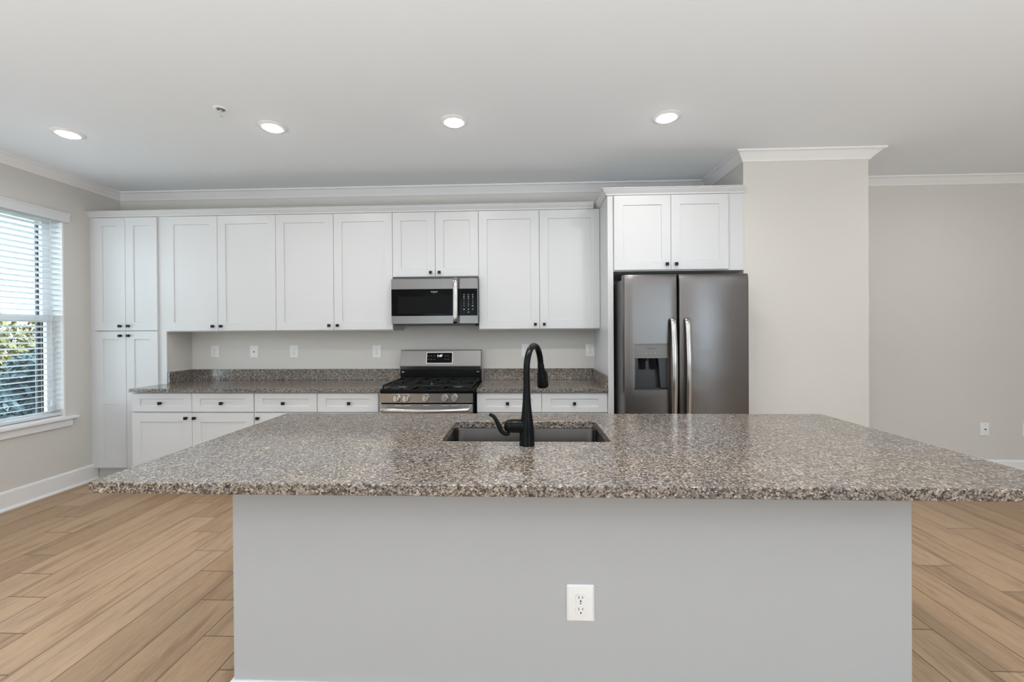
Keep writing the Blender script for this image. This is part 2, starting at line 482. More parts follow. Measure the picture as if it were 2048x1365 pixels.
b = NB(); box(b, XL - 0.02, XL + 0.045, WY0 - 0.08, WY1 + 0.08, WZ0 - 0.022, WZ0 + 0.001, 0.004)
obj('sill', local(b, win), MT, win)
b = NB(); box(b, XL, XL + 0.018, WY0 - 0.05, WY1 + 0.047, WZ0 - 0.085, WZ0 - 0.022, 0.002); obj('apron', local(b, win), MT, win)
win['kind'] = 'structure'

# blinds
bl = thing('window_blind', 'white horizontal slat blind half open in the left wall window', 'blind', (XL - 0.04, (WY0 + WY1) / 2, 0.66))
b = NB(); ys0, ys1 = WY0 + 0.018, WY1 - 0.018
pitch = 0.0453; nz = 37
tilt = radians(14)
for k in range(nz):
    zc = 0.705 + k * pitch
    # arched slat, inner edge higher
    cs = []
    for q in range(7):
        s = -0.0245 + 0.049 * q / 6
        arch = 0.0016 * (1 - (s / 0.0245) ** 2)
        cs.append((XL - 0.036 + s * cos(tilt), zc + s * sin(tilt) + arch))
    poly = cs + [(a, z - 0.0028) for a, z in reversed(cs)]
    A = [b.verts.new((a, ys0, z)) for a, z in poly]; B = [b.verts.new((a, ys1, z)) for a, z in poly]
    n = len(poly)
    for i in range(n): b.faces.new((A[i], A[(i + 1) % n], B[(i + 1) % n], B[i]))
    b.faces.new(A); b.faces.new(B)
obj('slats', local(b, bl), MSLAT, bl)
b = NB(); box(b, XL - 0.063, XL - 0.010, ys0, ys1, 0.660, 0.682, 0.004); obj('bottom_rail', local(b, bl), MSLAT, bl)
b = NB(); box(b, XL - 0.066, XL - 0.008, ys0, ys1, 2.335, 2.373, 0.002); obj('head_rail', local(b, bl), MSLAT, bl)
b = NB()
prism(b, [(XL + 0.002, 2.345), (XL + 0.024, 2.345), (XL + 0.026, 2.352), (XL + 0.022, 2.362), (XL + 0.022, 2.405), (XL + 0.030, 2.413), (XL + 0.032, 2.422), (XL + 0.002, 2.422)], WY0 - 0.04, WY1 + 0.035, 'Y')
obj('valance', local(b, bl), MSLAT, bl)
b = NB()
for yy in (WY0 + 0.17, (WY0 + WY1) / 2, WY1 - 0.17):
    for xx in (XL - 0.0105, XL - 0.0615): tube(b, [(xx, yy, 0.67), (xx, yy, 2.34)], 0.0011, 6)
obj('ladder_cord', local(b, bl), MSLAT, bl)
b = NB(); tube(b, [(XL - 0.004, WY1 - 0.10, 2.34), (XL - 0.004, WY1 - 0.10, 0.80)], 0.0016, 8); lathe(b, [(0.002, 0.05), (0.007, 0.03), (0.008, 0.0)], (XL - 0.004, WY1 - 0.10, 0.755), 'Z', 12)
obj('pull_cord', local(b, bl), MSLAT, bl, True)

# ------------------------------------------------------------------ outside the window
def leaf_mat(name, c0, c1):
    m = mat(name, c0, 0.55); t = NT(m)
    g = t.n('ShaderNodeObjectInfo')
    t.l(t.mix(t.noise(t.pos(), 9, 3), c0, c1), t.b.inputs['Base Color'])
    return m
MLEAF = [leaf_mat('yellow_green_leaf', (0.050, 0.075, 0.016), (0.24, 0.20, 0.055)), leaf_mat('blue_shade_leaf', (0.014, 0.038, 0.046), (0.055, 0.105, 0.125)),  # second leaf colour has the bluish shade of the low shrubs put in
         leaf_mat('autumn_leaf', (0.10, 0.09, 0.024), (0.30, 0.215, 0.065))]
MBARK = mat('bark', (0.10, 0.075, 0.055), 0.9)
b = NB(); box(b, -16, XL - T - 0.01, -6, 14, -0.7, -0.55)
gm = mat('lawn', (0.12, 0.20, 0.07), 0.9); gt = NT(gm); gt.l(gt.mix(gt.noise(gt.pos(), 6, 4), (0.10, 0.14, 0.07), (0.22, 0.26, 0.15)), gt.b.inputs['Base Color'])
struct('ground', b, gm)
def shrub(name, label, cat, loc, rad, h, m, n, seed, group):
    rd = random.Random(seed)
    t = thing(name, label, cat, loc, group)
    b = NB()
    for k in range(n):
        th = rd.uniform(0, 2 * pi); ph = math.acos(rd.uniform(-0.95, 1)); rr = rd.uniform(0.45, 1.05)
        p = Vector((rad * rr * sin(ph) * cos(th), rad * rr * sin(ph) * sin(th), h * 0.55 + h * 0.5 * rr * cos(ph)))
        q = Matrix.Rotation(rd.uniform(0, 6.3), 3, 'Z') @ Matrix.Rotation(rd.uniform(-1.2, 1.2), 3, 'X')
        s = rd.uniform(0.035, 0.075)
        vs = [b.verts.new(p + q @ Vector(v) * s) for v in ((0, -1, 0), (0.42, -0.2, 0.08), (0.3, 0.5, 0.05), (0, 1, 0), (-0.3, 0.5, 0.05), (-0.42, -0.2, 0.08))]
        b.faces.new(vs)
    obj('foliage', b, m, t)
    b = NB()
    for k in range(5):
        a = 2 * pi * k / 5
        tube(b, smooth_path([(0.05 * cos(a), 0.05 * sin(a), 0), (0.15 * rad * cos(a), 0.15 * rad * sin(a), h * 0.3), (0.5 * rad * cos(a), 0.5 * rad * sin(a), h * 0.75)], 4), [0.03 - 0.0025 * i for i in range(9)], 7)
    obj('stem', b, MBARK, t)
GZ = -0.55
G = 'shrubs outside the window'
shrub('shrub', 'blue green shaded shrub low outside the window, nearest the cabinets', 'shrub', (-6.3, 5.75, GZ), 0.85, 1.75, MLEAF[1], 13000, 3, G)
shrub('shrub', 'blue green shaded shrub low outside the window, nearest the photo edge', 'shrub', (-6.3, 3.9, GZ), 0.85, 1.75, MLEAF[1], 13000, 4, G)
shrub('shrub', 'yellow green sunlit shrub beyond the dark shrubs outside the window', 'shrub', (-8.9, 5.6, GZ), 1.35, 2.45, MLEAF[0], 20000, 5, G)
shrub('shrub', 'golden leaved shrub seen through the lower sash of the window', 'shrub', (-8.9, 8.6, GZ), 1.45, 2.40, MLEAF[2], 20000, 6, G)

# ------------------------------------------------------------------ cabinets
GAP = 0.0015
def door_mesh(x0, x1, z0, z1, y, th=0.019, st=0.075, rt=0.075, mids=()):
    """shaker frame with open panel fields, front face at y; returns frame bmesh and list of panel fields"""
    zs = [z0 + rt]
    for a, c in mids: zs += [a, c]
    zs.append(z1 - rt)
    fields = [(x0 + st, x1 - st, zs[i], zs[i + 1]) for i in range(0, len(zs), 2)]
    b = NB(); e = 0.0016
    xs = [x0 + e, x0 + st, x1 - st, x1 - e]
    zl = [z0 + e] + zs + [z1 - e]
    V = {(i, j): b.verts.new((xs[i], y, zl[j])) for i in range(4) for j in range(len(zl))}
    for i in range(3):
        for j in range(len(zl) - 1):
            if i == 1 and j % 2 == 1: continue
            b.faces.new((V[i, j], V[i + 1, j], V[i + 1, j + 1], V[i, j + 1]))
    # outer edge: chamfer then side
    no, mz = 3, len(zl) - 1
    ringi = [(i, 0) for i in range(3)] + [(3, j) for j in range(mz)] + [(i, mz) for i in range(3, 0, -1)] + [(0, j) for j in range(mz, 0, -1)]
    def outv(i, j, yy):
        X = {0: x0, 3: x1}.get(i, xs[i]); Z = {0: z0, mz: z1}.get(j, zl[j])
        return b.verts.new((X, yy, Z))
    R1 = [outv(i, j, y + e) for i, j in ringi]; R2 = [outv(i, j, y + th) for i, j in ringi]
    R0 = [V[q] for q in ringi]; n = len(ringi)
    for A, B in ((R0, R1), (R1, R2)):
        for k in range(n): b.faces.new((A[k], A[(k + 1) % n], B[(k + 1) % n], B[k]))
    b.faces.new(R2)
    for (a0, a1, c0, c1) in fields:   # bevelled inner lip
        j = 1 + 2 * fields.index((a0, a1, c0, c1))
        q = [V[1, j], V[2, j], V[2, j + 1], V[1, j + 1]]
        s = 0.0025
        w = [b.verts.new(p) for p in ((a0 + s, y + 0.008, c0 + s), (a1 - s, y + 0.008, c0 + s), (a1 - s, y + 0.008, c1 - s), (a0 + s, y + 0.008, c1 - s))]
        for k in range(4): b.faces.new((q[k], q[(k + 1) % 4], w[(k + 1) % 4], w[k]))
    return b, fields

def knob_bm(x, y, z):
    b = NB(); r = 0.0125
    box(b, x - r, x + r, y - 0.026, y - 0.015, z - r, z + r, 0.0016)
    lathe(b, [(0.006, -0.016), (0.0055, -0.006), (0.008, 0.0)], (x, y, z), 'Y', 16)
    return b

def shaker(parent, name, x0, x1, z0, z1, y, knob=None, st=0.075, rt=0.075, mids=()):
    """y = front face plane in world"""
    o = parent.location
    b, fields = door_mesh(x0 + GAP, x1 - GAP, z0 + GAP, z1 - GAP, y, st=st, rt=rt, mids=mids)
    d = obj(name, local(b, parent), MCAB, parent)
    for a0, a1, c0, c1 in fields:
        b = NB(); box(b, a0 + 0.002, a1 - 0.002, y + 0.0078, y + 0.014, c0 + 0.002, c1 - 0.002)
        obj('panel', local(b, parent), MCAB, d)
    if knob:
        k = obj('knob', local(knob_bm(knob[0], y, knob[1]), parent), MBLK, d); k['label'] = 'square black knob'
    return d

UF = 3.757       # face-frame plane of the wall cabinets
DF = 3.737       # door faces
UZ0, UZ1 = 1.378, 2.442
def wall_cab(x0, x1, z0, z1, mid, label, kz, yf=UF, yd=DF, yb=D - 0.001, group='wall cabinets', kd=0.039, fx0=None, fx1=None, st=0.075, name='wall_cabinet'):
    t = thing(name, label, 'cabinet', ((x0 + x1) / 2, (yf + yb) / 2, z0), group)
    b = NB(); box(b, x0 + 0.001, x1 - 0.001, yf, yb, z0, z1)
    obj('cabinet_body', local(b, t), MCAB, t)
    a0 = x0 if fx0 is None else fx0; a1 = x1 if fx1 is None else fx1
    shaker(t, 'door', a0, mid, z0 + 0.006, z1 - 0.006, yd, (mid - kd, kz), st=st)
    shaker(t, 'door', mid, a1, z0 + 0.006, z1 - 0.006, yd, (mid + kd, kz), st=st)
    return t
wall_cab(-3.289, -2.242, UZ0, UZ1, -2.787, 'white shaker wall cabinet beside the tall pantry cabinet', 1.426, fx0=-3.276)
wall_cab(-2.242, -1.1685, UZ0, UZ1, -1.708, 'white shaker wall cabinet immediately left of the microwave', 1.426)
wall_cab(-1.1685, -0.3945, 1.849, UZ1, -0.783, 'short white shaker wall cabinet above the microwave', 1.892)
wall_cab(-0.3945, 0.6765, UZ0, UZ1, 0.146, 'white shaker wall cabinet between the microwave and the refrigerator panel', 1.424)

# tall pantry cabinet
PX0, PX1 = -4.0165, -3.2895
t = thing('pantry_cabinet', 'tall narrow white pantry cabinet with four doors beside the window wall', 'cabinet', (-3.65, 3.9, 0))
b = NB(); box(b, PX0, PX1 - 0.001, UF, D - 0.001, 0.112, UZ1); obj('cabinet_body', local(b, t), MCAB, t)
b = NB(); box(b, PX0 + 0.005, PX1 - 0.004, UF + 0.05, D - 0.01, 0, 0.112); obj('toe_kick', local(b, t), MTOE, t)
b = NB(); box(b, PX1 - 0.0012, -3.2882, UF + 0.004, D - 0.001, 1.0065, 1.3775); sp = obj('side_panel', local(b, t), MW, t); sp['label'] = 'beige side panel'
pm, pa, pb = -3.662, -3.961, -3.357
shaker(t, 'door', pa, pm, 1.392, 2.436, DF, (pm - 0.043, 1.434), st=0.078, rt=0.075)
shaker(t, 'door', pm, pb, 1.392, 2.436, DF, (pm + 0.036, 1.434), st=0.078, rt=0.075)
shaker(t, 'door', pa, pm, 0.125, 1.386, DF, (pm - 0.043, 1.345), st=0.078, rt=0.072, mids=((0.715, 0.790),))
shaker(t, 'door', pm, pb, 0.125, 1.386, DF, (pm + 0.036, 1.345), st=0.078, rt=0.072, mids=((0.715, 0.790),))

# base cabinets
BF, BD_ = 3.451, 3.431
def base_cab(x0, x1, cols, label, knobs, group='base cabinets under the rear counters'):
    t = thing('base_cabinet', label, 'cabinet', ((x0 + x1) / 2, 3.75, 0), group)
    xb = max(x0, -3.2885)
    b = NB(); prism(b, [(x0 + 0.001, BF), (x1 - 0.001, BF), (x1 - 0.001, D - 0.001), (xb + 0.001, D - 0.001), (xb + 0.001, 3.733), (x0 + 0.001, 3.733)], 0.105, 0.869, 'Z'); obj('cabinet_body', local(b, t), MCAB, t)
    b = NB(); box(b, xb + 0.002, x1 - 0.002, BF + 0.07, D - 0.01, 0, 0.105); obj('toe_kick', local(b, t), MTOE, t)
    for (a, c, dk, kn) in cols:
        shaker(t, 'drawer', a, c, 0.701, 0.859, BD_, (dk, 0.776), st=0.072, rt=0.045)
        shaker(t, 'door', a, c, 0.118, 0.694, BD_, (kn, 0.651) if kn is not None else None)
    return t
base_cab(-3.318, -2.254, [(-3.316, -2.791, -3.058, -2.834), (-2.791, -2.256, -2.527, -2.761)], 'white two-door base cabinet at the window end of the counter', None)
base_cab(-2.254, -1.716, [(-2.252, -1.717, -1.998, -2.216)], 'white single-door base cabinet second from the range', None)
base_cab(-1.716, -1.1695, [(-1.715, -1.199, -1.442, -1.26)], 'white single-door base cabinet immediately left of the range', None)
base_cab(-0.3845, 0.676, [(-0.384, 0.146, -0.132, 0.10), (0.146, 0.676, 0.408, 0.19)], 'white base cabinet with two drawers between range and refrigerator', None)

# refrigerator surround
FF = 3.400
b = NB(); box(b, 0.6775, 0.7215, FF, D - 0.001, 0, UZ1, 0.001)
tag(obj('end_panel', b, MCAB), 'tall white side panel standing left of the refrigerator', 'panel')
wall_cab(0.722, P0 - 0.0015, 1.836, UZ1, 1.170, 'deep white shaker cabinet above the refrigerator', 1.885, FF, FF - 0.02, D - 0.001, None, 0.036, 0.724, 1.617, 0.072, 'refrigerator_cabinet')

CC = [(0, -0.048), (0.012, -0.048), (0.014, -0.038), (0.018, -0.034), (0.040, -0.012), (0.042, -0.006), (0.052, -0.005), (0.052, 0.0), (0, 0.0)]
CC = [(o, UZ1 + 0.048 + z) for o, z in CC]
b = NB(); sweep(b, [(PX0 - 0.008, UF), (0.624, UF)], CC); 
tag(obj('cabinet_crown', b, MCAB), 'long white crown moulding along the top of the wall cabinets', 'molding')
b = NB(); sweep(b, [(0.677, D - 0.002), (0.677, FF), (P0 - 0.002, FF)], CC)
tag(obj('cabinet_crown', b, MCAB), 'short white crown moulding on top of the refrigerator cabinet', 'molding')

# rear countertops
def counter(x0, x1, label, left, right, lap=0.0):
    t = thing('countertop', label, 'countertop', ((x0 + x1) / 2, 3.73, 0.87), 'rear countertops')
    b = NB(); y0 = D - 0.652
    if lap: prism(b, [(x0 - lap, y0), (x1, y0), (x1, D - 0.001), (x0, D - 0.001), (x0, 3.7335), (x0 - lap, 3.7335)], 0.870, 0.899, 'Z')
    else: prism(b, [(x0, y0), (x1, y0), (x1, D - 0.001), (x0, D - 0.001)], 0.870, 0.899, 'Z')
    bmesh.ops.bevel(b, geom=b.edges[:], offset=0.0025, segments=2, affect='EDGES')
    obj('slab', local(b, t), MGRAN, t)
    b = NB(); box(b, x0 + (0.021 if left else 0), x1 - (0.021 if right else 0), D - 0.021, D - 0.0012, 0.8995, 1.006, 0.0015); obj('backsplash', local(b, t), MGRAN, t)
    if left:
        b = NB(); box(b, x0, x0 + 0.020, 3.762, D - 0.0012, 0.8995, 1.006, 0.0015); obj('side_splash', local(b, t), MGRAN, t)
    if right:
        b = NB(); box(b, x1 - 0.020, x1, 3.412, D - 0.0012, 0.8995, 1.006, 0.0015); obj('side_splash', local(b, t), MGRAN, t)
counter(-3.288, -1.1695, 'long speckled granite counter left of the range', True, False, 0.030)
counter(-0.3845, 0.6765, 'short speckled granite counter right of the range', False, True)

# ------------------------------------------------------------------ wall plates
def plate(loc, label, kind='duplex', w=0.084, h=0.123, group=None):
    """built facing -Y with its back on y=0"""
    t = thing('wall_plate' if kind != 'duplex' else 'wall_outlet', label, 'outlet' if kind == 'duplex' else 'wall plate', loc, group)
    b = NB()
    o = rrect(-w / 2, w / 2, -h / 2, h / 2, 0.004, 4); i_ = rrect(-w / 2 + 0.006, w / 2 - 0.006, -h / 2 + 0.006, h / 2 - 0.006, 0.003, 4)
    A = [b.verts.new((x, 0, z)) for x, z in o]; B = [b.verts.new((x, -0.0025, z)) for x, z in o]; C = [b.verts.new((x, -0.006, z)) for x, z in i_]
    n = len(o)
    for P, Q in ((A, B), (B, C)):
        for k in range(n): b.faces.new((P[k], P[(k + 1) % n], Q[(k + 1) % n], Q[k]))
    b.faces.new(C); b.faces.new(A)
    obj('cover', b, MPLATE, t, True, 25)
    if kind == 'duplex':
        for s in (1, -1):
            zc = 0.0197 * s; pts = []
            for k in range(40):
                a = 2 * pi * k / 40
                pts.append((0.0172 * cos(a), zc + max(-0.0142, min(0.0142, 0.0172 * sin(a)))))
            b = NB(); prism(b, pts, -0.0056, -0.0105); r = obj('receptacle', b, MPLATE, t)
            b = NB()
            box(b, -0.0075, -0.0052, -0.0109, -0.0102, zc - 0.0005, zc + 0.0085); box(b, 0.0052, 0.0072, -0.0109, -0.0102, zc + 0.0005, zc + 0.0078)
            prism(b, [(0.0026 * cos(pi * k / 6) , zc - 0.0085 + 0.0032 * sin(pi * k / 6)) for k in range(7)] + [(-0.0026, zc - 0.0108), (0.0026, zc - 0.0108)], -0.0109, -0.0102)
            obj('slots', b, MSLOT, r)
        b = NB(); lathe(b, [(0.0026, -0.0056), (0.0026, -0.0068), (0.0015, -0.0072)], (0, 0, 0), 'Y', 12); obj('screw', b, MMIDGREY, t)
    elif kind == 'jack':
        b = NB(); lathe(b, [(0.0055, -0.0055), (0.0055, -0.013), (0.0045, -0.0135)], (0, 0, 0), 'Y', 16); obj('jack', b, MSLOT, t)
        for z in (0.042, -0.042):
            b = NB(); lathe(b, [(0.0026, -0.0056), (0.0026, -0.0066)], (0, 0, z), 'Y', 12); obj('screw', b, MMIDGREY, t)
    return t
G = 'power outlets on the wall between counter and cabinets'
plate((-3.056, D - 0.0005, 1.179), 'white duplex outlet above the counter nearest the pantry', group=G)
plate((-2.655, D - 0.0005, 1.177), 'white cable jack plate with one dark hole above the left counter', 'jack')
plate((-2.253, D - 0.0005, 1.176), 'white duplex outlet just right of the cable jack plate', group=G)
plate((-1.428, D - 0.0005, 1.174), 'white duplex outlet just left of the range backguard', group=G)
plate((0.024, D - 0.0005, 1.176), 'white outlet plate half hidden behind the black faucet', group=G)
plate((0.636, D - 0.0005, 1.176), 'white duplex outlet beside the refrigerator side panel', group=G)
plate((4.240, D - 0.0005, 0.432), 'white jack plate low on the far right wall, fully visible', 'jack', 0.078, 0.122)
plate((4.615, D - 0.0005, 0.432), 'white outlet low on the far right wall, cut by the photo edge', w=0.078, h=0.122)

# ------------------------------------------------------------------ microwave
mx0, mx1, my, mz0, mz1 = -1.150, -0.392, 3.636, 1.432, 1.826
t = thing('microwave', 'stainless over-the-range microwave with black glass door', 'microwave', ((mx0 + mx1) / 2, 3.85, mz0))
b = NB(); box(b, mx0 + 0.004, mx1 - 0.004, my + 0.03, D - 0.002, mz0 + 0.004, 1.8475, 0.002); obj('case', local(b, t), MDARK, t)
b = NB(); box(b, mx0 + 0.03, mx1 - 0.03, my + 0.05, D - 0.03, mz0 - 0.013, mz0 + 0.003); obj('vent_base', local(b, t), MDARK, t)
xd = -0.556
zt, zb = 1.736, 1.502
d = NB()
box(d, mx0, xd, my, my + 0.029, mz0, mz1, 0.003)
dr = obj('door', local(d, t), MSTEEL, t)
b = NB(); box(b, mx0 + 0.001, xd - 0.001, my - 0.0025, my + 0.002, zb, zt, 0.001); gl = obj('door_glass', local(b, t), MGLASSBLK, dr); gl['label'] = 'black glass'
b = NB(); box(b, mx0 + 0.06, -0.63, my - 0.0034, my - 0.002, zb + 0.02, zt - 0.065); obj('viewing_screen', local(b, t), mat('perforated_screen', (0.006, 0.006, 0.006), 0.35, spec=0.06), dr)
text('brand_lettering', 'FRIGIDAIRE', 0.0115, Vector((-0.772, my - 0.0028, 1.710)) - t.location, MLEG, dr)
text('brand_lettering', 'GALLERY', 0.006, Vector((-0.772, my - 0.0028, 1.698)) - t.location, MMIDGREY, dr)
hp = smooth_path([(-0.583, my - 0.002, 1.822), (-0.583, my - 0.026, 1.814), (-0.581, my - 0.042, 1.775), (-0.579, my - 0.050, 1.63), (-0.581, my - 0.042, 1.485), (-0.583, my - 0.026, 1.446), (-0.583, my - 0.002, 1.438)], 6)
b = NB(); tube(b, hp, 0.0215, 18, 0.48, (0, 1, 0)); obj('handle', local(b, t), MSTEELH, dr, True, 60)
b = NB(); box(b, xd + 0.002, mx1, my + 0.001, my + 0.029, mz0, mz1, 0.003); cp = obj('control_panel', local(b, t), MSTEEL, t)
b = NB(); box(b, xd + 0.003, mx1 - 0.004, my - 0.0015, my + 0.003, zb, zt, 0.001); obj('keypad_glass', local(b, t), MGLASSBLK, cp)
cols_x = (-0.512, -0.474, -0.436)
for r, z in enumerate((1.637, 1.620, 1.603)):
    for c, s in zip(cols_x, (('123', '456', '789')[r])):
        text('digit', s, 0.0105, Vector((c, my - 0.0019, z - 0.001)) - t.location, MLEG, cp)
text('digit', '0', 0.0105, Vector((cols_x[1], my - 0.0019, 1.584)) - t.location, MLEG, cp)
b = NB()
for z, ws in ((1.684, (8, 9, 8)), (1.668, (8, 8, 7)), (1.653, (8, 8, 6)), (1.585, (4, 0, 12)), (1.557, (12, 8, 10)), (1.532, (0, 10, 0))):
    for c, w in zip(cols_x, ws):
        if w: box(b, c - w * 0.00055, c + w * 0.00055, my - 0.0021, my - 0.0016, z - 0.0017, z + 0.0017)
obj('key_marks', local(b, t), MLEG, cp)

# ------------------------------------------------------------------ range
rx0, rx1, ry = -1.158, -0.394, 3.347
t = thing('gas_range', 'stainless freestanding gas range with black cooktop and five knobs', 'range', ((rx0 + rx1) / 2, 3.7, 0))
b = NB(); box(b, rx0 + 0.004, rx1 - 0.004, ry + 0.02, D - 0.04, 0.04, 0.868); obj('range_body', local(b, t), MENAMEL, t)
b = NB()
for x in (rx0 + 0.05, rx1 - 0.05):
    for y in (ry + 0.08, D - 0.12): lathe(b, [(0.018, 0), (0.018, 0.041)], (x, y, 0), 'Z', 12)
obj('feet', local(b, t), MDARK, t)
b = NB(); prism(b, [(ry - 0.002, 0.868), (ry + 0.02, 0.868), (ry + 0.02, 0.793), (ry + 0.006, 0.793)], rx0, rx1 - 0.012, 'X')
cpn = obj('control_panel', local(b, t), MSTEELR, t)
for xk in (-1.019, -0.943, -0.785, -0.632, -0.552):
    b = NB(); lathe(b, [(0.030, 0.004), (0.030, -0.004), (0.0265, -0.008), (0.0255, -0.026), (0.023, -0.030)], (xk, ry, 0.830), 'Y', 28)
    k = obj('knob', local(b, t), MKNOB, t, True, 40)
    b = NB(); box(b, xk - 0.0055, xk + 0.0055, ry - 0.040, ry - 0.028, 0.806, 0.854, 0.002); obj('grip', local(b, t), MKNOB, k)
    b = NB(); box(b, xk + 0.034, xk + 0.046, ry + 0.0005, ry + 0.004, 0.838, 0.8405)
    obj('mark', local(b, t), MLEGD, k)
b = NB(); box(b, rx0, rx1 - 0.012, ry - 0.004, ry + 0.019, 0.235, 0.780, 0.003); od = obj('oven_door', local(b, t), MSTEELR, t)
b = NB(); box(b, rx0 + 0.09, rx1 - 0.10, ry - 0.006, ry, 0.33, 0.62, 0.002); obj('oven_glass', local(b, t), MGLASSBLK, od)
b = NB()
for x0, x1 in ((-1.138, -1.035), (-0.985, -0.96), (-0.905, -0.805), (-0.757, -0.652), (-0.602, -0.578), (-0.525, -0.430)): box(b, x0, x1, ry - 0.0046, ry, 0.7705, 0.7755)
obj('vent_slots', local(b, t), MSLOT, od)
hb = smooth_path([(rx0 + 0.025, ry - 0.004, 0.744), (rx0 + 0.030, ry - 0.040, 0.742), (rx0 + 0.10, ry - 0.056, 0.738), (-0.776, ry - 0.064, 0.735), (rx1 - 0.112, ry - 0.056, 0.738), (rx1 - 0.042, ry - 0.040, 0.742), (rx1 - 0.037, ry - 0.004, 0.744)], 6)
b = NB(); tube(b, hb, 0.0185, 18, 1.25, (0, 0, 1)); obj('handle', local(b, t), MSTEELH, od, True, 60)
b = NB(); box(b, rx0, rx1 - 0.012, ry - 0.002, ry + 0.019, 0.06, 0.228, 0.003); obj('storage_drawer', local(b, t), MSTEELR, t)
# cooktop pan
b = NB()
box(b, rx0, rx1, ry - 0.006, 3.905, 0.8685, 0.903, 0.008)
obj('cooktop', local(b, t), MENAMEL, t, True)
b = NB(); box(b, rx0 + 0.003, rx1 - 0.003, 3.9055, 4.010, 0.8685, 1.010, 0.004); bs = obj('back_riser', local(b, t), MENAMEL, t)
b = NB()
prism(b, [(3.900, 1.010), (3.892, 1.045), (3.925, 1.186), (3.935, 1.191), (4.010, 1.191), (4.010, 1.010)], rx0 + 0.003, rx1 - 0.003, 'X')
bmesh.ops.bevel(b, geom=b.edges[:], offset=0.003, segments=2, affect='EDGES')
bg = obj('backguard', local(b, t), MSTEEL, t)
tl = math.atan2(0.033, 0.141)
def on_guard(z, d=0.0): return 3.892 + (z - 1.045) / 0.141 * 0.033 - d
def slanted(x0, x1, z0, z1, d0, d1):
    b = NB(); prism(b, [(on_guard(z0, d0), z0), (on_guard(z1, d0), z1), (on_guard(z1, d1), z1), (on_guard(z0, d1), z0)], x0, x1, 'X'); return b
obj('display_bezel', local(slanted(-0.908, -0.660, 1.068, 1.172, -0.003, 0.0018), t), MSTEELH, bg)
obj('display', local(slanted(-0.902, -0.666, 1.073, 1.166, -0.003, 0.0028), t), MGLASSBLK, bg)
text('clock_digits', '1:47', 0.030, Vector((-0.783, on_guard(1.137, 0.0032), 1.137)) - t.location, MDISP, bg, rot=(pi / 2 - tl, 0, 0))
b2 = NB()
for z, L in ((1.137, (-0.885, -0.860, -0.832, -0.728, -0.705)), (1.106, (-0.885, -0.860, -0.832, -0.728, -0.703))):
    for x in L:
        s = slanted(x - 0.0065, x + 0.0065, z - 0.0018, z + 0.0018, 0.0026, 0.0032)
        me = bpy.data.meshes.new('tmp'); s.to_mesh(me); s.free(); b2.from_mesh(me); bpy.data.meshes.remove(me)
obj('button_marks', local(b2, t), MMIDGREY, bg)
b = NB()
for x in (rx0 + 0.03, rx1 - 0.03): box(b, x - 0.012, x + 0.012, 3.900, 3.906, 0.985, 0.993)
obj('riser_clips', local(b, t), MCHROME, bs)
# burners and grates
burn = [(-1.010, 3.52), (-1.010, 3.78), (-0.776, 3.65), (-0.542, 3.52), (-0.542, 3.78)]
for x, y in burn:
    b = NB(); lathe(b, [(0.050, 0.903), (0.050, 0.907), (0.038, 0.912), (0.036, 0.918)], (x, y, 0), 'Z', 28); bu = obj('burner', local(b, t), mat('burner_alloy', (0.35, 0.34, 0.33), 0.4, 0.8) if 'burner_alloy' not in bpy.data.materials else bpy.data.materials['burner_alloy'], t, True)
    b = NB(); lathe(b, [(0.036, 0.918), (0.037, 0.922), (0.033, 0.926), (0.0, 0.9265)], (x, y, 0), 'Z', 28, True, False); obj('burner_cap', local(b, t), MIRON, bu, True)
def bar(b, p, q, w=0.006, zt=0.935, zb=0.923):
    p = Vector(p); q = Vector(q); d = (q - p).normalized(); n = Vector((-d.y, d.x)) * w
    vs = [(p + n * 0.8, p - n * 0.8, q - n * 0.8, q + n * 0.8), (p + n, p - n, q - n, q + n)]
    A = [b.verts.new((v.x, v.y, zt)) for v in vs[0]]; B = [b.verts.new((v.x, v.y, zb)) for v in vs[1]]
    for k in range(4): b.faces.new((A[k], A[(k + 1) % 4], B[(k + 1) % 4], B[k]))
    b.faces.new(A); b.faces.new(B)
for gx0, gx1, cx in ((rx0 + 0.020, -0.905, -1.010), (-0.897, -0.655, -0.776), (-0.647, rx1 - 0.020, -0.542)):
    b = NB(); y0, y1 = 3.372, 3.886
    for p, q in (((gx0, y0), (gx1, y0)), ((gx0, y1), (gx1, y1)), ((gx0, y0), (gx0, y1)), ((gx1, y0), (gx1, y1)), ((gx0, 3.65), (gx1, 3.65))): bar(b, p, q, 0.0065)
    for by in ((3.52, 3.78) if abs(cx + 0.776) > 0.01 else (3.51, 3.79)):
        for k in range(4):
            a = pi / 4 + k * pi / 2; ex = gx1 if cos(a) > 0 else gx0
            bar(b, (cx + 0.030 * cos(a), by + 0.030 * sin(a)), (ex, by + (ex - cx) * (1 if sin(a) * cos(a) > 0 else -1) * 0.75), 0.005)
        bar(b, (cx, by - 0.045), (cx, by - 0.13), 0.005); bar(b, (cx, by + 0.045), (cx, by + 0.13), 0.005)
    for x in (gx0, gx1):
        for y in (y0, 3.65, y1): lathe(b, [(0.008, 0.9025), (0.006, 0.925)], (x, y, 0), 'Z', 8)
    obj('grate', local(b, t), MIRON, t)

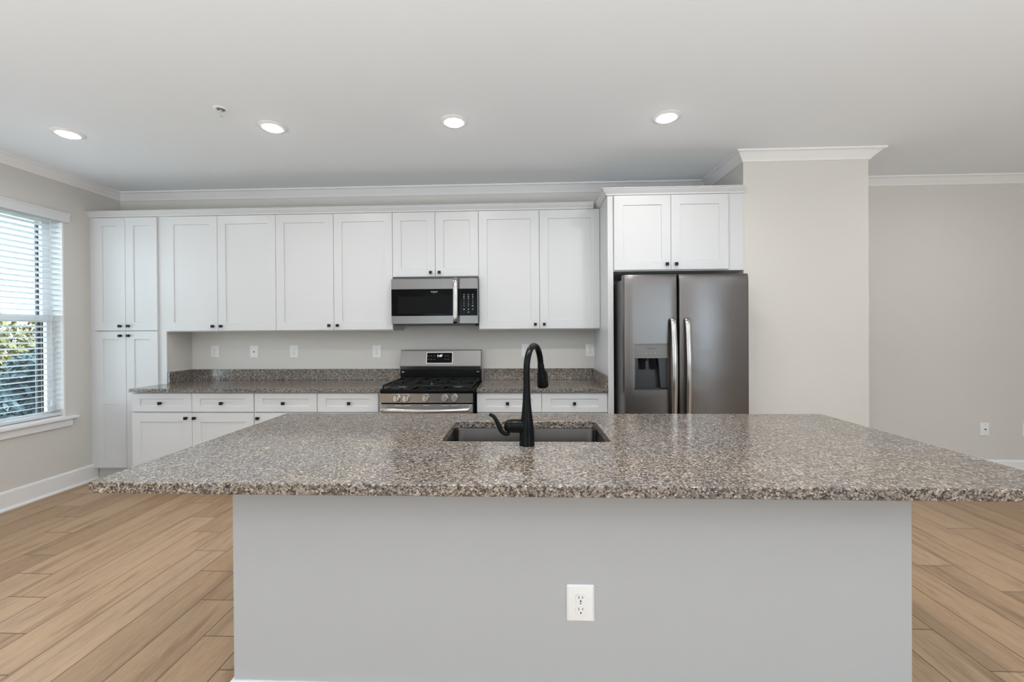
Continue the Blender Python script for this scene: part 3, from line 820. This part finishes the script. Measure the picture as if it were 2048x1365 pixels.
# ------------------------------------------------------------------ refrigerator
fx0, fx1, fy, fz = 0.752, 1.661, 3.173, 1.781
t = thing('refrigerator', 'stainless side-by-side refrigerator with water and ice dispenser', 'refrigerator', ((fx0 + fx1) / 2, 3.6, 0))
b = NB(); box(b, fx0 + 0.006, fx1 - 0.003, fy + 0.085, D - 0.06, 0.03, 1.752, 0.003); obj('cabinet_shell', local(b, t), MSIDE, t)
b = NB(); box(b, fx0 + 0.03, fx1 - 0.03, fy + 0.10, D - 0.1, 0, 0.031); obj('base', local(b, t), MDARK, t)
b = NB()
for x in (fx0 + 0.05, fx1 - 0.05): box(b, x - 0.03, x + 0.03, fy + 0.05, fy + 0.17, 1.7522, 1.775, 0.004)
obj('hinge_cover', local(b, t), MSIDE, t)
def fdoor(x0, x1, hole=None):
    """door slab, front slightly crowned at the top and side edges"""
    b = NB(); e = 0.010; yb = fy + 0.078
    xs = [x0, x0 + 0.004, x0 + e] + ([hole[0], hole[1]] if hole else []) + [x1 - e, x1 - 0.004, x1]
    zs = [0.05, 0.054, 0.06] + ([hole[2], hole[3]] if hole else [0.9, 1.3]) + [fz - 0.11, fz - 0.09, fz - 0.072, fz - 0.055, fz - 0.040, fz - 0.027, fz - 0.016, fz - 0.008, fz - 0.003, fz]
    def yy(x, z):
        d = min(x - x0, x1 - x); a = 0.006 * max(0, 1 - d / e) ** 2
        q = fz - z; a += 0.008 * max(0, 1 - q / 0.11) ** 3 + 0.006 * max(0, 1 - q / 0.012) ** 2
        return fy + a
    V = [[b.verts.new((x, yy(x, z), z)) for z in zs] for x in xs]
    hi = None
    for i in range(len(xs) - 1):
        for j in range(len(zs) - 1):
            if hole and abs(xs[i] - hole[0]) < 1e-6 and abs(zs[j] - hole[2]) < 1e-6: hi = (i, j); continue
            b.faces.new((V[i][j], V[i + 1][j], V[i + 1][j + 1], V[i][j + 1]))
    n, m = len(xs) - 1, len(zs) - 1
    ring = [V[i][0] for i in range(n)] + [V[n][j] for j in range(m)] + [V[i][m] for i in range(n, 0, -1)] + [V[0][j] for j in range(m, 0, -1)]
    R = [b.verts.new((v.co.x, yb, v.co.z)) for v in ring]
    for k in range(len(ring)): b.faces.new((ring[k], ring[(k + 1) % len(ring)], R[(k + 1) % len(ring)], R[k]))
    b.faces.new(R)
    if hi:
        i, j = hi; q = [V[i][j], V[i + 1][j], V[i + 1][j + 1], V[i][j + 1]]
        w = [b.verts.new((v.co.x, fy + 0.066, v.co.z)) for v in q]
        for k in range(4): b.faces.new((q[k], q[(k + 1) % 4], w[(k + 1) % 4], w[k]))
        b.faces.new(w)
    return b
hx0, hx1, hz0, hz1 = 0.823, 1.072, 0.922, 1.268
ld = obj('freezer_door', local(fdoor(fx0, 1.142, (hx0, hx1, hz0, hz1)), t), MSTEELF, t, True, 50)
rd_ = obj('fridge_door', local(fdoor(1.156, fx1), t), MSTEELF, t, True, 50)
# dispenser
b = NB()
o1 = rrect(hx0 - 0.001, hx1 + 0.001, hz0 - 0.001, hz1 + 0.001, 0.014); i1 = rrect(hx0 + 0.005, hx1 - 0.005, hz0 + 0.005, hz1 - 0.005, 0.010)
A = [b.verts.new((x, fy - 0.0015, z)) for x, z in o1]; B = [b.verts.new((x, fy - 0.003, z)) for x, z in i1]; C = [b.verts.new((x, fy + 0.01, z)) for x, z in i1]; A2 = [b.verts.new((x, fy + 0.004, z)) for x, z in o1]
n = len(o1)
for P, Q in ((A2, A), (A, B), (B, C)):
    for k in range(n): b.faces.new((P[k], P[(k + 1) % n], Q[(k + 1) % n], Q[k]))
dp = obj('dispenser_frame', local(b, t), MSTEEL, t)
b = NB(); box(b, hx0 + 0.004, hx1 - 0.004, fy + 0.002, fy + 0.06, 1.172, hz1 - 0.004, 0.002); box(b, hx0 + 0.004, hx1 - 0.004, fy - 0.001, fy + 0.06, 1.156, 1.172, 0.002)
pn = obj('dispenser_panel', local(b, t), MMIDGREY, dp)
text('brand_lettering', 'FRIGIDAIRE', 0.0125, Vector((0.947, fy + 0.0016, 1.228)) - t.location, MLEGD, dp)
b = NB()
for x in (0.911, 0.945, 0.979): lathe(b, [(0.0045, 0.003), (0.0045, 0.0005), (0.003, -0.0005)], (x, fy, 1.192), 'Y', 12)
obj('dispenser_button', local(b, t), mat('button_grey', (0.30, 0.30, 0.30), 0.4), dp)
b = NB()   # dark recess lining
box(b, hx0 + 0.004, hx1 - 0.004, fy + 0.058, fy + 0.063, hz0 + 0.004, 1.156)
prism(b, [(hx0 + 0.0045, hz0 + 0.006), (hx0 + 0.008, hz0 + 0.006), (hx0 + 0.030, 1.155), (hx0 + 0.0045, 1.155)], fy + 0.008, fy + 0.058)
prism(b, [(hx1 - 0.0045, hz0 + 0.006), (hx1 - 0.050, hz0 + 0.006), (hx1 - 0.070, 1.155), (hx1 - 0.0045, 1.155)], fy + 0.008, fy + 0.058)
box(b, hx0 + 0.004, hx1 - 0.004, fy + 0.008, fy + 0.058, hz0 + 0.004, hz0 + 0.012)
obj('dispenser_recess', local(b, t), mat('recess_plastic', (0.016, 0.016, 0.0155), 0.35), dp)
b = NB(); box(b, hx0 + 0.045, hx0 + 0.100, fy + 0.012, fy + 0.05, 1.135, 1.155, 0.003); box(b, hx0 + 0.052, hx0 + 0.093, fy + 0.030, fy + 0.037, 1.070, 1.135, 0.002)
box(b, hx0 + 0.130, hx0 + 0.175, fy + 0.030, fy + 0.037, 1.070, 1.150, 0.002)
obj('dispenser_paddle', local(b, t), MGLASSBLK, dp)
for xh, par, sg in ((1.103, ld, 1), (1.207, rd_, -1)):
    hp = smooth_path([(xh, fy + 0.004, 1.448), (xh, fy - 0.022, 1.440), (xh, fy - 0.040, 1.380), (xh, fy - 0.058, 1.18), (xh, fy - 0.060, 1.06), (xh, fy - 0.056, 0.92), (xh, fy - 0.040, 0.72), (xh, fy - 0.022, 0.66), (xh, fy + 0.004, 0.652)], 7)
    b = NB(); tube(b, hp, 0.0205, 18, 0.45, (0, 1, 0)); obj('handle', local(b, t), MSTEELH, par, True, 60)

# ------------------------------------------------------------------ island
IX0, IX1, IY0, IY1, IZ = -1.353, 1.613, 1.2548, 2.352, 0.904
BX0, BX1, BY = -1.020, 1.268, 1.432
SX0, SX1, SY0, SY1 = -0.350, 0.362, 1.756, 2.150
t = thing('kitchen_island', 'pale grey painted island base under the large granite top', 'island', ((BX0 + BX1) / 2, 1.85, 0))
b = NB(); zt_ = IZ - 0.0365; w = 0.02
box(b, BX0, BX1, BY, BY + w, 0, zt_); box(b, BX0, BX1, 2.31 - w, 2.31, 0.0, zt_)
box(b, BX0, BX0 + w, BY + w, 2.31 - w, 0, zt_); box(b, BX1 - w, BX1, BY + w, 2.31 - w, 0, zt_); box(b, BX0 + w, BX1 - w, BY + w, 2.31 - w, 0.10, 0.12)
obj('island_body', local(b, t), MISL, t)
b = NB(); sweep(b, [(BX0, 2.30), (BX0, BY), (BX1, BY), (BX1, 2.30)], [(o, z) for o, z in BASE])
obj('island_baseboard', local(b, t), MT, t)

# island countertop with sink cut-out
def ring_slab(b, o0, o1, i0, i1, z0, z1, r=0.018):
    pass
t = thing('island_countertop', 'large speckled granite island top with sink cut-out', 'countertop', ((IX0 + IX1) / 2, 1.8, IZ - 0.036))
b = NB(); zt_, zb_ = IZ, IZ - 0.036
outer = [(IX0, IY0), (IX1, IY0), (IX1, IY1), (IX0, IY1)]
inner = rrect(SX0, SX1, SY0, SY1, 0.016, 4)      # starts at right/top corner, ccw
e = 0.003
def mkloop(pts, z): return [b.verts.new((x, y, z)) for x, y in pts]
def inset(pts, d):
    cx = sum(p[0] for p in pts) / len(pts); cy = sum(p[1] for p in pts) / len(pts)
    return [(x - d * (1 if x > cx else -1), y - d * (1 if y > cy else -1)) for x, y in pts]
for z, sgn in ((zt_, 1), (zb_, -1)):
    O = mkloop(inset(outer, e), z); I = mkloop(inset(inner, -e), z)
    edges = []
    for Lp in (O, I):
        for k in range(len(Lp)):
            edges.append(b.edges.new((Lp[k], Lp[(k + 1) % len(Lp)])))
    bmesh.ops.triangle_fill(b, use_beauty=True, use_dissolve=False, edges=edges)
    O1 = mkloop(outer, z - sgn * e); I1 = mkloop(inner, z - sgn * e)
    for A, B in ((O, O1), (I, I1)):
        for k in range(len(A)): b.faces.new((A[k], A[(k + 1) % len(A)], B[(k + 1) % len(A)], B[k]))
    if sgn == 1: OT, IT = O1, I1
    else:
        for A, B in ((OT, O1), (IT, I1)):
            for k in range(len(A)): b.faces.new((A[k], A[(k + 1) % len(A)], B[(k + 1) % len(A)], B[k]))
obj('slab', local(b, t), MGRAN, t)

# sink
t = thing('sink', 'undermounted stainless single bowl sink in the island top', 'sink', (0, 1.95, 0.66))
b = NB(); zr = IZ - 0.0365
def bowl_loops(spec):
    return [[b.verts.new((x, y, z)) for x, y in rrect(SX0 - g, SX1 + g, SY0 - g, SY1 + g, max(r, 0.004), 6)] for g, z, r in spec]
L = bowl_loops([(0.022, zr - 0.002, 0.05), (0.022, zr, 0.05), (0.003, zr, 0.045), (0.001, zr - 0.003, 0.045), (-0.002, 0.72, 0.042), (-0.006, 0.705, 0.04), (-0.022, 0.697, 0.03), (-0.16, 0.694, 0.02)])
for A, B in zip(L, L[1:]):
    for k in range(len(A)): b.faces.new((A[k], A[(k + 1) % len(A)], B[(k + 1) % len(A)], B[k]))
b.faces.new(L[-1])
L2 = bowl_loops([(0.022, zr - 0.002, 0.05), (0.004, zr - 0.004, 0.045), (0.001, 0.72, 0.042), (-0.02, 0.690, 0.03)])
for A, B in zip(L2, L2[1:]):
    for k in range(len(A)): b.faces.new((B[k], B[(k + 1) % len(A)], A[(k + 1) % len(A)], A[k]))
b.faces.new(L2[-1])
bo = obj('bowl', local(b, t), MSTEELSINK, t, True, 40)
b = NB(); lathe(b, [(0.055, 0.6945), (0.055, 0.6975), (0.040, 0.698), (0.036, 0.695)], (0.006, 2.03, 0), 'Z', 28); obj('drain', local(b, t), MCHROME, t, True)

# faucet
fxc, fyc = 0.012, 1.702
t = thing('faucet', 'matte black gooseneck pull-down faucet standing in front of the sink', 'faucet', (fxc, fyc, IZ))
dirx = Vector((0.33, 0.944, 0)).normalized()
b = NB()
lathe(b, [(0.0310, 0.0005), (0.0310, 0.006), (0.0300, 0.010), (0.0292, 0.06), (0.0262, 0.09), (0.0215, 0.125), (0.0172, 0.17), (0.0145, 0.22), (0.0132, 0.26)], (0, 0, 0), 'Z', 32)
bdy = obj('faucet_body', b, MFAU, t, True, 50)
R = 0.098; z0 = 0.300
pts = [Vector((0, 0, 0.250)), Vector((0, 0, 0.275))]
for k in range(0, 21):
    a = pi - k / 20 * radians(172)
    pts.append(dirx * (R + R * cos(a)) + Vector((0, 0, z0 + R * sin(a))))
rad = [0.0132] * len(pts)
b = NB(); tube(b, pts, rad, 20); obj('spout', b, MFAU, t, True, 60)
pe = pts[-1]; dd = (pts[-1] - pts[-2]).normalized()
dd = (dd + dirx * 0.10).normalized()
prof = [(0.0, 0.0128), (0.004, 0.0146), (0.018, 0.0152), (0.036, 0.0172), (0.056, 0.0212), (0.086, 0.0252), (0.104, 0.0264), (0.109, 0.0250)]
b = NB(); tube(b, [pe + dd * h for h, r in prof], [r for h, r in prof], 24); hd = obj('spray_head', b, MFAU, t, True, 50)
b = NB()
side = Vector((1, -0.2, 0)).normalized()
tube(b, [pe + dd * 0.030 + side * 0.0150, pe + dd * 0.042 + side * 0.0205, pe + dd * 0.072 + side * 0.0225], [0.004, 0.006, 0.004], 10); obj('spray_button', b, MBLK, hd, True)
# lever side
b = NB(); zc = 0.077
lathe(b, [(0.0, -0.093), (0.012, -0.0915), (0.020, -0.086), (0.0255, -0.076), (0.027, -0.068), (0.027, -0.066)], (0, 0, zc), 'X', 28, False, True)
lathe(b, [(0.0275, -0.065), (0.0275, -0.02), (0.020, 0.0)], (0, 0, zc), 'X', 28)
hub = obj('valve_hub', b, MFAU, t, True, 45)
lp = smooth_path([(-0.070, -0.006, 0.050), (-0.085, -0.012, 0.047), (-0.104, -0.016, 0.062), (-0.117, -0.018, 0.092), (-0.132, -0.020, 0.118), (-0.150, -0.022, 0.128)], 6)
n = len(lp); b = NB(); tube(b, lp, [0.0062 + 0.0022 * sin(pi * i / (n - 1)) for i in range(n)], 16, 0.75, (0, 1, 0)); obj('lever', b, MFAU, t, True, 60)

plate((0.187, BY - 0.0005, 0.444), 'white duplex outlet on the grey front of the island', w=0.092, h=0.124)

# ------------------------------------------------------------------ ceiling fixtures
lights = [(-3.151, 2.805, 'recessed ceiling light nearest the window wall, leftmost in the photo'),
          (-1.688, 2.791, 'recessed ceiling light above the left counter, beside the sprinkler'),
          (-0.451, 2.783, 'recessed ceiling light near the middle, above the microwave'),
          (0.944, 2.799, 'recessed ceiling light in front of the refrigerator cabinet'),
          (3.62, 2.90, 'recessed ceiling light at the right edge of the photo'),
          (-0.66, 1.50, 'recessed ceiling light over the island, left of its middle'),
          (0.15, 1.50, 'recessed ceiling light over the middle of the island'),
          (1.00, 1.50, 'recessed ceiling light over the island, right of its middle'),
          (-2.6, 0.2, 'added unseen recessed ceiling light behind the camera, window side'),  # this and the next two are unseen lamps added for their light
          (0.2, -0.8, 'added unseen recessed ceiling light behind the camera, middle'),
          (3.4, 0.2, 'added unseen recessed ceiling light behind the camera, far side')]
for x, y, lab in lights:
    t = thing('recessed_light', lab, 'ceiling light', (x, y, CZ), 'recessed ceiling lights')
    b = NB()
    lathe(b, [(0.090, 0.0), (0.090, -0.003), (0.085, -0.006), (0.064, -0.011), (0.057, -0.008), (0.057, 0.0)], (0, 0, 0), 'Z', 40, False, False)
    obj('trim_ring', b, MT, t, True, 50)
    b = NB(); lathe(b, [(0.0575, -0.001), (0.0565, -0.011), (0.050, -0.017), (0.030, -0.0205), (0.0, -0.0215)], (0, 0, 0), 'Z', 40, True, False)
    obj('lens', b, MLENS, t, True)
    ld_ = bpy.data.lights.new('lamp', 'AREA'); ld_.shape = 'DISK'; ld_.size = 0.10; ld_.energy = DOWNLIGHT_W * (2.2 if 'over' in lab and 'island' in lab else 1.0); ld_.color = (1.0, 0.985, 0.965); ld_.spread = radians(165)
    lo = bpy.data.objects.new('lamp', ld_); COL.objects.link(lo); lo.parent = t; lo.location = (0, 0, -0.024)
t = thing('fire_sprinkler', 'small white fire sprinkler head on the ceiling', 'sprinkler', (-1.869, 2.55, CZ))
b = NB(); lathe(b, [(0.042, 0.0), (0.042, -0.002), (0.036, -0.005), (0.026, -0.006), (0.024, -0.004)], (0, 0, 0), 'Z', 32, False, False); ec = obj('escutcheon', b, MT, t, True, 40)
b = NB(); lathe(b, [(0.0245, -0.0012), (0.0245, -0.0042), (0.0, -0.0042)], (0, 0, 0), 'Z', 28, True, False); obj('recess', b, MMIDGREY, ec)
b = NB(); lathe(b, [(0.010, 0.0), (0.010, -0.016), (0.006, -0.018)], (0, 0, 0), 'Z', 16)
for s in (1, -1): tube(b, smooth_path([(0.008 * s, 0, -0.015), (0.013 * s, 0, -0.026), (0.004 * s, 0, -0.042)], 4), 0.0022, 8)
obj('sprinkler_body', b, MCHROME, t, True)
b = NB(); lathe(b, [(0.013, -0.043), (0.013, -0.0455), (0.004, -0.047)], (0, 0, 0), 'Z', 20); obj('deflector', b, MCHROME, t)
